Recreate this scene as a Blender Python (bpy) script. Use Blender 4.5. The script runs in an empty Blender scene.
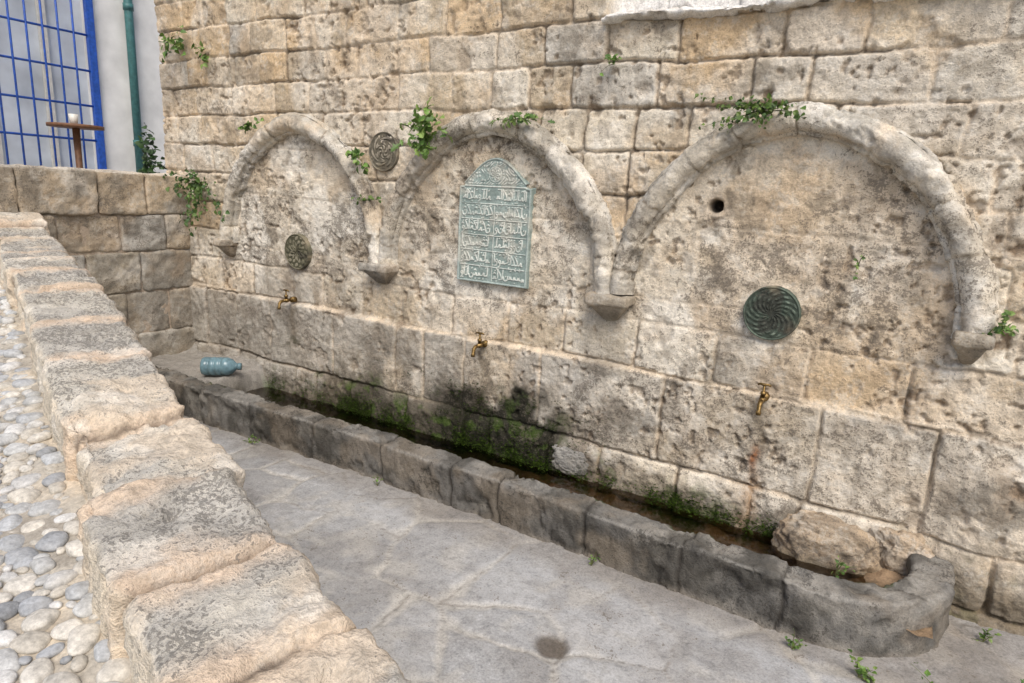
import bpy, bmesh, math, random
import numpy as np
from mathutils import Vector, Matrix
random.seed(7); RS=np.random.RandomState(11)
scene=bpy.context.scene
# ---------------------------------------------------------------- noise
T=RS.rand(4096)
def _h(ix,iy,iz): return T[(ix*73+iy*1259+iz*3571+(ix*iy)%977*17+(iy*iz)%613*29)&4095]
def vn(x,y,z):
    xi=np.floor(x).astype(np.int64);yi=np.floor(y).astype(np.int64);zi=np.floor(z).astype(np.int64)
    fx=x-xi;fy=y-yi;fz=z-zi
    fx=fx*fx*(3-2*fx);fy=fy*fy*(3-2*fy);fz=fz*fz*(3-2*fz)
    xi=xi+5000;yi=yi+5000;zi=zi+5000
    def L(a,b,t): return a+(b-a)*t
    return L(L(L(_h(xi,yi,zi),_h(xi+1,yi,zi),fx),L(_h(xi,yi+1,zi),_h(xi+1,yi+1,zi),fx),fy),
             L(L(_h(xi,yi,zi+1),_h(xi+1,yi,zi+1),fx),L(_h(xi,yi+1,zi+1),_h(xi+1,yi+1,zi+1),fx),fy),fz)
def fbm(x,y,z,s,o=4,seed=0):
    r=0;a=.5;t=0
    for i in range(o):
        k=s*(2.03**i)
        r=r+a*vn(x*k+seed*7.3+i*3.1,y*k+seed*3.7+i*5.7,z*k+seed*1.9+i*2.3);t+=a;a*=.55
    return r/t
def ss(a,b,x):
    t=np.clip((x-a)/(b-a),0,1); return t*t*(3-2*t)
def mix(c,d,m):
    m=m[:,None]; return c*(1-m)+np.asarray(d)*m
# ---------------------------------------------------------------- mesh helpers
def obj_from_arrays(name,V,F,mat,col=None,spk=None,smooth=True,parent=None):
    me=bpy.data.meshes.new(name)
    V=np.asarray(V,dtype=np.float32);F=np.asarray(F,dtype=np.int32)
    k=F.shape[1]
    me.vertices.add(len(V));me.vertices.foreach_set('co',V.ravel())
    me.loops.add(F.size);me.loops.foreach_set('vertex_index',F.ravel())
    me.polygons.add(len(F))
    me.polygons.foreach_set('loop_start',np.arange(0,F.size,k,dtype=np.int32))
    me.polygons.foreach_set('loop_total',np.full(len(F),k,dtype=np.int32))
    me.polygons.foreach_set('use_smooth',np.full(len(F),smooth))
    me.update(calc_edges=True);me.validate()
    if col is not None:
        a=me.attributes.new('Col','FLOAT_COLOR','POINT')
        c=np.ones((len(V),4),dtype=np.float32);c[:,:3]=np.clip(col,0,1);a.data.foreach_set('color',c.ravel())
    if spk is not None:
        a=me.attributes.new('spk','FLOAT','POINT');a.data.foreach_set('value',np.asarray(spk,dtype=np.float32))
    me.materials.append(mat)
    o=bpy.data.objects.new(name,me);scene.collection.objects.link(o)
    if parent: o.parent=parent
    return o
def grid_faces(n,m,wrap=False,flip=False):
    i=np.arange(n-1)[:,None];j=np.arange(m if wrap else m-1)[None,:];j2=(j+1)%m
    a=i*m+j;b=i*m+j2;c=(i+1)*m+j2;d=(i+1)*m+j
    F=np.stack([a,b,c,d],-1).reshape(-1,4)
    return F[:,::-1] if flip else F
def empty(name,loc=(0,0,0)):
    e=bpy.data.objects.new(name,None);e.location=loc;scene.collection.objects.link(e);return e
# ---------------------------------------------------------------- materials
def new_mat(name):
    m=bpy.data.materials.new(name);m.use_nodes=True;nt=m.node_tree
    return m,nt,nt.nodes['Principled BSDF']
def stone_mat(name,rough=.9,bump=.5,speck=1.0,fscale=1.0,white=.5,wts=(.34,.42,.34),dark=(.13,.11,.088)):
    m,nt,b=new_mat(name);N=nt.nodes;Lk=nt.links
    tc=N.new('ShaderNodeTexCoord')
    at=N.new('ShaderNodeAttribute');at.attribute_name='Col'
    sp=N.new('ShaderNodeAttribute');sp.attribute_name='spk'
    def noise(s,d=4,r=.65):
        n=N.new('ShaderNodeTexNoise');n.inputs['Scale'].default_value=s*fscale;n.inputs['Detail'].default_value=d;n.inputs['Roughness'].default_value=r
        Lk.new(tc.outputs['Object'],n.inputs['Vector']);return n
    def mr(src,a,b_,c,d):
        n=N.new('ShaderNodeMapRange');n.inputs[1].default_value=a;n.inputs[2].default_value=b_;n.inputs[3].default_value=c;n.inputs[4].default_value=d
        Lk.new(src,n.inputs[0]);return n.outputs[0]
    def mth(op,x,y):
        n=N.new('ShaderNodeMath');n.operation=op
        for i,v in enumerate((x,y)):
            if isinstance(v,(int,float)): n.inputs[i].default_value=v
            else: Lk.new(v,n.inputs[i])
        return n.outputs[0]
    n1=noise(24,4,.7);n2=noise(95,3,.75);n3=noise(7,7,.72)
    var=mth('MULTIPLY',mr(n1.outputs[0],.3,.7,.76,1.26),mr(n2.outputs[0],.25,.75,.68,1.36))
    dens=mth('MULTIPLY',sp.outputs['Fac'],speck)
    tw=sum(wts)/2
    thr=mth('ADD',mth('ADD',mth('MULTIPLY',n1.outputs[0],wts[0]),mth('MULTIPLY',n2.outputs[0],wts[1])),mth('MULTIPLY',n3.outputs[0],wts[2]))
    thr=mth('ADD',thr,mth('MULTIPLY',dens,.088))
    spk=mth('MULTIPLY',mr(thr,tw+.088,tw+.135,0,1),.75)
    spk=mth('MULTIPLY',spk,mr(dens,0,.25,0,1))
    wt=mth('MULTIPLY',mr(n1.outputs[0],.56,.48,0,1),mth('MULTIPLY',mr(n3.outputs[0],.50,.42,0,1),white))
    wt=mth('MULTIPLY',wt,mr(at.outputs['Fac'],.12,.32,0,1))
    mx=N.new('ShaderNodeMix');mx.data_type='RGBA';mx.blend_type='MULTIPLY';mx.inputs[0].default_value=1
    Lk.new(at.outputs['Color'],mx.inputs[6])
    cb=N.new('ShaderNodeCombineColor')
    for i in range(3): Lk.new(var,cb.inputs[i])
    Lk.new(cb.outputs[0],mx.inputs[7])
    mw=N.new('ShaderNodeMix');mw.data_type='RGBA';mw.blend_type='SCREEN';Lk.new(wt,mw.inputs[0]);Lk.new(mx.outputs[2],mw.inputs[6]);mw.inputs[7].default_value=(.30,.285,.25,1)
    m2=N.new('ShaderNodeMix');m2.data_type='RGBA';Lk.new(spk,m2.inputs[0]);Lk.new(mw.outputs[2],m2.inputs[6]);m2.inputs[7].default_value=(*dark,1)
    Lk.new(m2.outputs[2],b.inputs['Base Color'])
    b.inputs['Roughness'].default_value=rough
    b.inputs['Specular IOR Level'].default_value=.25
    h=mth('ADD',n1.outputs[0],mth('MULTIPLY',n2.outputs[0],.6))
    bp=N.new('ShaderNodeBump');bp.inputs['Strength'].default_value=bump;bp.inputs['Distance'].default_value=.024
    Lk.new(h,bp.inputs['Height']);Lk.new(bp.outputs[0],b.inputs['Normal'])
    return m
def flat_mat(name,col,rough=.6,metal=0,bscale=60,bump=.15,var=.25):
    m,nt,b=new_mat(name);N=nt.nodes;Lk=nt.links
    tc=N.new('ShaderNodeTexCoord');n=N.new('ShaderNodeTexNoise');n.inputs['Scale'].default_value=bscale;n.inputs['Detail'].default_value=5
    Lk.new(tc.outputs['Object'],n.inputs['Vector'])
    r=N.new('ShaderNodeValToRGB');r.color_ramp.elements[0].position=.3;r.color_ramp.elements[1].position=.7
    r.color_ramp.elements[0].color=(*[c*(1-var) for c in col],1);r.color_ramp.elements[1].color=(*[min(1,c*(1+var)) for c in col],1)
    Lk.new(n.outputs[0],r.inputs[0]);Lk.new(r.outputs[0],b.inputs['Base Color'])
    b.inputs['Roughness'].default_value=rough;b.inputs['Metallic'].default_value=metal
    bp=N.new('ShaderNodeBump');bp.inputs['Strength'].default_value=bump;bp.inputs['Distance'].default_value=.005
    Lk.new(n.outputs[0],bp.inputs['Height']);Lk.new(bp.outputs[0],b.inputs['Normal'])
    return m
M_wall=stone_mat('old_limestone',bump=.5,white=.7)
M_kerb=stone_mat('dark_kerb_stone',bump=.5,rough=.72,white=.12,dark=(.04,.037,.032))
M_pave=stone_mat('flagstone',bump=.25,speck=.45,rough=.55,white=.2)
M_par=stone_mat('parapet_stone',bump=.6,white=.4,wts=(.25,.70,.16),dark=(.14,.13,.115))
M_cob=stone_mat('cobble',bump=.12,speck=.15,rough=.6,white=.3)
M_med=stone_mat('carved_relief',bump=.12,speck=.4,rough=.8,white=.15)
M_brass=flat_mat('aged_brass',(.24,.16,.065),.48,1.0,80,.2,.5)
M_blue=flat_mat('blue_paint',(.02,.085,.40),.45,0,40,.1,.3)
M_pipe=flat_mat('green_pipe_paint',(.05,.155,.155),.5,0,30,.1,.25)
M_plaster=flat_mat('white_plaster',(.80,.79,.77),.9,0,4,.6,.16)
M_wood=flat_mat('brown_wood',(.16,.075,.035),.6,0,30,.2,.3)
M_cup=flat_mat('white_cup',(.7,.68,.62),.4,0,30,.05,.1)
M_teal=flat_mat('teal_plastic',(.15,.25,.29),.25,0,30,.05,.3)
M_glass=flat_mat('window_grey',(.62,.67,.72),.35,0,3,.05,.25)
def leaf_mat():
    m,nt,b=new_mat('leaf');at=nt.nodes.new('ShaderNodeAttribute');at.attribute_name='Col'
    nt.links.new(at.outputs['Color'],b.inputs['Base Color']);b.inputs['Roughness'].default_value=.55
    return m
M_leaf=leaf_mat()
# ---------------------------------------------------------------- colours
TAN=(.54,.45,.33);PALE=(.68,.62,.515);GREY=(.47,.445,.40);ORG=(.58,.445,.29);WHITE=(.84,.81,.745);MORT=(.66,.56,.44)
PAL=np.array([TAN,PALE,GREY,ORG,PALE,TAN,(.64,.56,.45)])
# ---------------------------------------------------------------- main wall
ARC=[.85,2.55,4.25];SPR=-.5;HS=.805;RISE=.91
AC=(RISE**2-HS**2)/(2*HS);AR=HS+AC
def arch_sd(x,z):
    best=np.full(x.shape,-9.)
    for cx in ARC:
        dx=np.abs(x-cx)
        up=AR-np.sqrt((dx+AC)**2+np.maximum(z-SPR,0)**2)
        best=np.maximum(best,up)
    return best
def courses_layout(zb,x0,x1,wmin,wmax,special={}):
    out=[]
    for k in range(len(zb)-1):
        if k in special: j=np.array(special[k])
        else:
            j=[x0-random.random()*.4]
            while j[-1]<x1: j.append(j[-1]+random.uniform(wmin,wmax))
            j=np.array(j)
        out.append((zb[k],zb[k+1],j))
    return out
def stone_field(u,v,lay,jw=.02,warp=.022):
    uu=u+warp*(fbm(u,v,u*0,3,3,5)-.5)*2.2+.014*(fbm(u,v,u*0,22,2,6)-.5); vv=v+warp*(fbm(u,v,u*0,2.2,3,9)-.5)*2.4+.014*(fbm(u,v,u*0,22,2,7)-.5)
    d=np.zeros_like(u);sid=np.zeros(u.shape,int)
    r=.028
    for k,(a,b,j) in enumerate(lay):
        m=(vv>=a)&(vv<b)
        if not m.any(): continue
        x=uu[m];i=np.clip(np.searchsorted(j,x),1,len(j)-1)
        du=np.minimum(x-j[i-1],j[i]-x);dv=np.minimum(vv[m]-a,b-vv[m])
        dd=r-np.sqrt(np.maximum(r-du,0)**2+np.maximum(r-dv,0)**2)
        d[m]=dd;sid[m]=(k*97+i*13)%1021
    return np.maximum(d,0),sid
SR=RS.rand(1024,4)
zb=[-2.0,-1.70,-1.42,-.92,-.66,-.42,-.20,.03,.25,.47,.69,.90,1.12,1.33,1.55,1.78,2.0,2.25,2.5,2.8,3.2]
special={2:[-1.2,-.3,.10,.52,1.23,1.84,2.08,2.42,2.98,3.75,4.54,5.02,5.5,6.1,6.6,7.1,7.8,8.5],
         3:[-1.2,-.6,-.1,.3,.75,1.1,1.5,1.85,2.3,2.72,3.1,3.55,4.0,4.45,4.87,5.38,5.8,6.4,7,7.6,8.5]}
lay=courses_layout(zb,-1.2,8.6,.22,.52,special)
lay[1]=(lay[1][0],lay[1][1],courses_layout([0,1],-1.2,8.6,.16,.5)[0][2])
layT=courses_layout([-2,-.92,-.52,-.12,.22,.6,3.2],-1.2,8.6,.45,.9)
def wall_eval(x,z):
    z0=x*0
    d,sid=stone_field(x,z,lay)
    sd=arch_sd(x,z)
    tin=(sd>0)&(z>-.60)
    dT,sT=stone_field(x,z,layT)
    d=np.where(tin,dT,d);sid=np.where(tin,(sT+500)%1021,sid)
    rnd=SR[sid]
    tym=ss(-.02,.02,sd)*ss(-.78,-.58,z)*1.0
    low=1-ss(-.935,-.905,z+.012*(fbm(x,z,z0,2.5,3,3)-.5))
    rub=1-ss(-1.50,-1.40,z)
    js=(1-.80*tym)
    jf=ss(.34,.58,fbm(x,z,z0,2.2,3,21))
    dj=ss(.003,.015,d)
    rec=.020*js*(.35+.65*jf)+.012*rub
    h=-rec*(1-dj)
    h+=(rnd[:,0]-.5)*.022*js
    n1=fbm(x,z,z0,3.2,4,1)-.5;n2=fbm(x,z,z0,11,4,2)-.5;n3=fbm(x,z,z0,36,3,4)-.5
    h+=n1*.020+n2*(.014+.03*rub)*(1-.3*tym)+n3*.013
    pit=ss(.61,.70,fbm(x,z,z0,22,4,31))*ss(.48,.61,fbm(x,z,z0,1.7,3,33)+.10*(rnd[:,3]-.5))
    h-=pit*.015
    er=ss(.61,.70,fbm(x,z,z0,5,5,35))*(1-.5*tym);h-=er*.014
    h+=low*.028-tym*.012
    h+=rub*.02+ .06*ss(5.0,5.25,x)*(1-ss(-1.1,-.95,z))
    hr=np.hypot(x-3.90,z+.01)+.012*n2; hole=1-ss(.026,.042,hr); h-=hole*.10
    up=ss(3.22,3.26,x)*ss(.90,.915,z); h-=up*.14
    # ----- colour
    c=PAL[(rnd[:,1]*6.999).astype(int)].copy()
    c*=(.86+.30*rnd[:,2])[:,None]
    top=ss(.35,.5,z)
    c=mix(c,(.65,.58,.47),.30*(1-top))
    lime=ss(.43,.55,fbm(x,z,z0,2.6,6,41))*(.50+.40*tym+.15*low)
    c=mix(c,(.72,.66,.565),tym*.75)
    c=mix(c,WHITE,np.clip(lime,0,1)*.88)
    warm=ss(.48,.62,fbm(x,z,z0,2.1,5,47))*ss(-1.1,.2,z+ .8*(x>3.3))
    c=mix(c,(.60,.445,.275),warm*.44)
    brown=ss(.53,.66,fbm(x,z,z0,3.3,6,53))
    c=mix(c,(.46,.35,.235),brown*(.38+.10*(1-low)))
    gl=low*ss(.44,.64,fbm(x,z,z0,2.4,5,59)+.12*(1-ss(2.2,3.8,x)))
    c=mix(c,(.32,.31,.29),gl*.60)
    c=mix(c,(.70,.645,.555),.55*low*ss(2.9,3.2,x)*(1-rub)*ss(.33,.55,fbm(x,z,z0,3,4,60)))
    gh=(.3+.7*ss(3.4,4.6,x))*ss(.0,.5,z)*ss(.46,.62,fbm(x,z,z0,3,5,61))
    c=mix(c,(.50,.48,.445),gh*.55)
    mm=(1-ss(.003,.016,d))*(1-.6*tym)*(.35+.65*ss(.35,.6,fbm(x,z,z0,5,3,67)))
    c=mix(c,MORT,mm*.8)
    gap=(1-ss(.001,.0085,d))*jf*(1-.75*tym)*ss(.34,.50,fbm(x,z,z0,7,3,71)); c=mix(c,(.13,.105,.08),gap*.85)
    ln=np.exp(-((z+.925+.012*(fbm(x,z,z0,2.5,3,3)-.5))/.013)**2)*ss(.35,.5,fbm(x,z,z0,4,3,72)); c=mix(c,(.75,.64,.50),ln*.75)
    bl=ss(.60,.70,fbm(x*1.0,z,z0,2.7,6,73)); c=mix(c,(.21,.19,.16),bl*(.42+.32*low))
    bl2=ss(.60,.68,fbm(x,z,z0,7,5,74)); c=mix(c,(.22,.19,.15),bl2*(.44+.15*tym))
    bl3=ss(.60,.67,fbm(x,z,z0,13,4,75)); c=mix(c,(.21,.18,.145),bl3*.38)
    rn=ss(.57,.70,fbm(x*3.2,z*.7,z0,2.6,4,76))*ss(.2,.6,rnd[:,3]*.4+fbm(x,z,z0,2,3,77)); c=mix(c,(.27,.235,.19),rn*.35)
    c=mix(c,(.26,.195,.135),np.clip(pit*.55+er*.35,0,1))
    c=mix(c,(.20,.17,.14),tym*ss(.05,-.0,sd)*.35)
    c*=np.array([1.015,.985,.935])
    zz=z+.25*(fbm(x,z,z0,3,4,79)-.5)
    damp=1-ss(-1.64,-1.44,zz); c=mix(c,(.14,.11,.07),damp*.82)
    fn=fbm(x,z,z0,6,5,80)
    core=np.exp(-(((x-2.70)/.50)**4))*(1-ss(-1.42,-1.16,z+.5*(fn-.5)))
    c=mix(c,(.018,.018,.011),np.clip(core*1.6,0,1)*.97)
    co2=np.exp(-(((x-1.70)/.70)**4))*(1-ss(-1.50,-1.25,z+.4*(fn-.5))); c=mix(c,(.055,.05,.035),co2*.85)
    ms=ss(.52,.61,fbm(x,z,z0,14,4,83))*ss(.36,.52,fbm(x,z,z0,3.5,3,84))*np.clip(core*.6+ (1-ss(-1.62,-1.42,zz))*(.95*(1-ss(3.0,4.8,x))+.25)+co2*.7,0,1)
    c=mix(c,(.065,.105,.02),ms*.85)
    lt=(1-ss(.2,1.3,x))*(1-ss(-1.2,-.8,z)); c=mix(c,(.22,.21,.19),lt*.52)
    for tx,w,l in ((.80,.05,.40),(2.58,.055,.45),(4.27,.035,.4)):
        st=np.exp(-((x-tx-.02*np.sin(z*20))/w)**2)*ss(-1.05-l,-1.0,z)*(1-ss(-.99,-.93,z))
        c=mix(c,(.16,.125,.08),st*.7)
    ru=np.exp(-((x-4.26-.006*np.sin(z*60))/.020)**2-((z+1.27)/.06)**2); c=mix(c,(.32,.11,.03),ru*.92)
    ru2=np.exp(-((x-4.27-.01*np.sin(z*40))/.035)**2)*(1-ss(-1.38,-1.28,z))*ss(-1.72,-1.5,z); c=mix(c,(.33,.19,.09),ru2*.6)
    g1=np.exp(-((x-.78)/.10)**2-((z+1.22)/.05)**2)*ss(.4,.6,fbm(x,z,z0,30,2,88)); c=mix(c,(.06,.06,.03),g1*.8)
    c=mix(c,(.03,.025,.02),hole)
    c=mix(c,(.80,.79,.77),up*.9)
    spk=(.25+.50*tym+.45*rnd[:,3]+.25*low)*(.12+.90*ss(.40,.57,fbm(x,z,z0,1.9,4,91)))*(1-up)+.11
    spk=spk*(1-.6*mm)
    return h,c,spk
def axis(segs):
    o=[]
    for a,b,s in segs: o.append(np.arange(a,b-1e-6,s))
    o.append(np.array([segs[-1][1]]));return np.concatenate(o)
xs=axis([(-.8,2.4,.0085),(2.4,5.9,.0062),(5.9,8.5,.03)]);zs=axis([(-1.95,1.5,.0070),(1.5,3.0,.03)])
XX,ZZ=np.meshgrid(xs,zs,indexing='ij');x=XX.ravel();z=ZZ.ravel()
h,c,s=wall_eval(x,z)
wall=empty('fountain_stone_wall')
V=np.stack([x,-h,z],-1)
obj_from_arrays('wall_face',V,grid_faces(len(xs),len(zs)),M_wall,c,s,parent=wall)
def box(name,lo,hi,mat,parent=None,bev=0):
    bm=bmesh.new();bmesh.ops.create_cube(bm,size=1)
    for v in bm.verts: v.co=Vector([(lo[i]+hi[i])/2+v.co[i]*(hi[i]-lo[i]) for i in range(3)])
    if bev: bmesh.ops.bevel(bm,geom=bm.edges[:],offset=bev,segments=2,affect='EDGES')
    me=bpy.data.meshes.new(name);bm.to_mesh(me);bm.free();me.materials.append(mat)
    o=bpy.data.objects.new(name,me);scene.collection.objects.link(o)
    if parent:o.parent=parent
    return o
box('wall_core',(-.795,.18,-1.95),(8.5,.7,2.99),M_plaster,wall)
# ---------------------------------------------------------------- sweep
def sweep(name,P,prof,mat,joints,seed=0,upv=(0,0,1),amp=(.012,.006,.003),jdep=.012,stepz=0,stepn=0,colf=None,parent=None,closed=True,flip=False,jw=.022):
    P=np.asarray(P,float);N=len(P);M=len(prof)
    t=np.gradient(P,axis=0);t/=np.linalg.norm(t,axis=1)[:,None]
    upv=np.asarray(upv,float)
    side=np.cross(t,upv);side/=np.linalg.norm(side,axis=1)[:,None]
    up=np.tile(upv,(N,1))
    S=np.concatenate([[0],np.cumsum(np.linalg.norm(np.diff(P,axis=0),axis=1))])
    prof=np.asarray(prof,float)
    q=np.roll(prof,-1,0);area=(prof[:,0]*q[:,1]-q[:,0]*prof[:,1]).sum()
    pn=np.roll(prof,-1,0)-np.roll(prof,1,0);pn=np.stack([pn[:,1],-pn[:,0]],-1)*np.sign(area);pn/=np.linalg.norm(pn,axis=1)[:,None]+1e-9
    jt=np.asarray(joints);rj=np.random.RandomState(seed).rand(len(jt)+2,4)
    V=P[:,None,:]+side[:,None,:]*prof[None,:,0:1]+up[:,None,:]*prof[None,:,1:2]
    n=side[:,None,:]*pn[None,:,0:1]+up[:,None,:]*pn[None,:,1:2]
    Vf=V.reshape(-1,3);nf=n.reshape(-1,3)
    sv=np.repeat(S,M)
    sw=sv+.03*(fbm(Vf[:,0],Vf[:,1],Vf[:,2],9,3,seed+3)-.5)*2
    i=np.searchsorted(jt,sw);jl=np.concatenate([[-9],jt,[99]])
    d=np.minimum(sw-jl[i],jl[i+1]-sw);R=rj[i]
    fx,fy,fz=Vf[:,0],Vf[:,1],Vf[:,2]
    disp=amp[0]*(fbm(fx,fy,fz,5,4,seed+1)-.5)*2+amp[1]*(fbm(fx,fy,fz,18,3,seed+2)-.5)*2+amp[2]*(fbm(fx,fy,fz,55,3,seed+4)-.5)*2
    chip=ss(.59,.68,fbm(fx,fy,fz,9,4,seed+6));disp-=chip*amp[1]*1.4
    disp-=jdep*(1-ss(0,jw,d))
    Vf=Vf+nf*disp[:,None]
    bl=ss(0,.012,d)
    Vf=Vf+np.repeat(up,M,0)*((R[:,0]-.5)*stepz*bl)[:,None]+np.repeat(side,M,0)*((R[:,1]-.5)*stepn*bl)[:,None]
    col,spk=colf(Vf,nf,d,R,sv,np.tile(np.arange(M),N))
    return obj_from_arrays(name,Vf,grid_faces(N,M,wrap=closed,flip=flip),mat,col,spk,parent=parent)
def arch_path(cx,step=.008):
    th1=math.acos(AC/AR)
    n=int(AR*th1/step)
    L=[(cx+AC-AR*math.cos(a),0,SPR+AR*math.sin(a)) for a in np.linspace(0,th1,n)]
    Rr=[(2*cx-p[0],0,p[2]) for p in L[::-1][1:]]
    P=np.array([(L[0][0],0,SPR-.02)]+L+Rr+[(Rr[-1][0],0,SPR-.02)])
    for _ in range(4):
        P[1:-1]=(P[:-2]+2*P[1:-1]+P[2:])/4
    k=.020*(fbm(P[:,0],P[:,2],P[:,0]*0,2.4,2,int(cx*10))-.5)*2
    P[:,2]+=k
    return P
prof=[(-.070,-.05),(-.070,.022),(-.064,.028),(-.056,.030)]
for a in np.linspace(180,0,17): prof.append((.054*math.cos(math.radians(a)),.032+.056*math.sin(math.radians(a))))
prof+=[(.056,.030),(.064,.028),(.074,.022),(.074,-.05)]
def rib_col(V,n,d,R,sv,j):
    x,y,z=V.T
    c=np.tile(np.array([.63,.565,.46]),(len(V),1))*(.82+.32*R[:,2])[:,None]
    c=mix(c,WHITE,ss(.45,.60,fbm(x,y,z,4,5,101))*.45)
    c=mix(c,(.59,.44,.28),ss(.50,.62,fbm(x,y,z,3,4,103))*.45)
    c=mix(c,(.26,.235,.195),ss(.53,.63,fbm(x,y,z,6,5,107))*.58)
    c=mix(c,(.30,.28,.235),ss(.1,.9,n[:,2])*ss(.40,.58,fbm(x,y,z,9,3,109))*.62)
    c=mix(c,(.24,.19,.13),(1-ss(.002,.009,d))*.7*ss(.35,.55,fbm(x,y,z,8,2,110)))
    return c,.9*ss(.35,.6,fbm(x,y,z,2.5,3,111))+.15
for k,cx in enumerate(ARC):
    P=arch_path(cx);Ls=np.linalg.norm(np.diff(P,axis=0),axis=1).sum()
    jt=[];q=.14
    while q<Ls-.1: jt.append(q);q+=random.uniform(.22,.45)
    sweep('arch_moulding_%d'%k,P,prof,M_wall,jt,seed=20+k,upv=(0,-1,0),colf=rib_col,parent=wall,closed=False,amp=(.015,.012,.005),jdep=.006,stepz=.014,stepn=.014,jw=.012)
def rough_block(lo,hi,res=.02,seed=0,r=.02,amp=(.012,.006),taper=0):
    lo=np.array(lo,float);hi=np.array(hi,float);sz=hi-lo
    VV=[];FF=[];off=0
    for ax in range(3):
        a1,a2=[i for i in range(3) if i!=ax]
        n1=max(3,int(sz[a1]/res)+1);n2=max(3,int(sz[a2]/res)+1)
        A,B=np.meshgrid(np.linspace(0,1,n1),np.linspace(0,1,n2),indexing='ij')
        for sgn in (0,1):
            p=np.zeros((n1*n2,3));p[:,a1]=A.ravel();p[:,a2]=B.ravel();p[:,ax]=sgn
            F=grid_faces(n1,n2,flip=(sgn==0)^(ax==1))
            VV.append(p);FF.append(F+off);off+=len(p)
    p=np.concatenate(VV);F=np.concatenate(FF)
    q=lo+p*sz
    inner=np.clip(q,lo+r,hi-r);dl=q-inner;ln=np.linalg.norm(dl,axis=1);n=dl/(ln[:,None]+1e-9)
    q=inner+n*r
    e=np.sort(np.minimum(q-lo,hi-q),axis=1)[:,1]
    dsp=amp[0]*(fbm(q[:,0],q[:,1],q[:,2],5,4,seed)-.5)*2+amp[1]*(fbm(q[:,0],q[:,1],q[:,2],20,3,seed+1)-.5)*2
    q=q+n*dsp[:,None]
    if taper:
        t=(q[:,2]-lo[2])/sz[2];k=1-taper*(1-t)
        cx=(lo[0]+hi[0])/2;q[:,0]=cx+(q[:,0]-cx)*k;q[:,1]=hi[1]+(q[:,1]-hi[1])*k
    return q,F,n,e
class Acc:
    def __init__(s): s.V=[];s.F=[];s.C=[];s.S=[];s.o=0
    def add(s,V,F,C,S): s.V.append(V);s.F.append(F+s.o);s.C.append(C);s.S.append(S);s.o+=len(V)
    def make(s,name,mat,parent=None,smooth=True): return obj_from_arrays(name,np.concatenate(s.V),np.concatenate(s.F),mat,np.concatenate(s.C),np.concatenate(s.S),smooth,parent)
def block_col(q,n,e,base,seed,wh=.4):
    x,y,z=q.T
    c=np.tile(np.array(base),(len(q),1))
    c=mix(c,WHITE,ss(.5,.66,fbm(x,y,z,4,4,seed+5))*wh)
    c=mix(c,(.22,.205,.175),ss(.48,.62,fbm(x,y,z,5,5,seed+6))*.6)
    c=mix(c,(.46,.34,.22),ss(.5,.62,fbm(x,y,z,4,4,seed+7))*wh)
    return c,.8*ss(.35,.6,fbm(x,y,z,3,3,seed+8))+.15
A=Acc()
for (cx,w,dz) in ((1.7,.125,.0),(3.4,.125,.0),(.045,.07,.03),(5.055,.07,.05)):
    for lo,hi,tp in (((cx-w,-.12,-.575+dz),(cx+w,.03,-.52+dz),0),((cx-w*.85,-.105,-.66+dz),(cx+w*.85,.03,-.573+dz),.6)):
        q,F,n,e=rough_block(lo,hi,.008,seed=int(cx*10),r=.014,amp=(.018,.012),taper=tp)
        C,S=block_col(q,n,e,(.36,.31,.24),130+int(cx));C=mix(C,(.14,.12,.09),(1-ss(-.66,-.58,q[:,2]-dz))*.6);A.add(q,F,C,S)
A.make('corbels',M_wall,wall)
def cap_col(V,n,d,R,sv,j):
    x,y,z=V.T;c=np.tile(np.array([.76,.73,.68]),(len(V),1));c=mix(c,(.40,.35,.28),ss(.45,.65,fbm(x,y,z,7,4,120))*.5);return c,.3+0*x
n=600;P=np.stack([np.linspace(3.22,8.4,n),np.full(n,.02),.905+.010*np.sin(np.linspace(0,37,n))],-1)
cp=[(.05*math.cos(a)*1.4,.024*math.sin(a)) for a in np.linspace(0,2*math.pi,20,endpoint=False)]
sweep('lime_capping',P,cp,M_wall,[20],seed=31,colf=cap_col,parent=wall,amp=(.03,.018,.006),flip=True)
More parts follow.
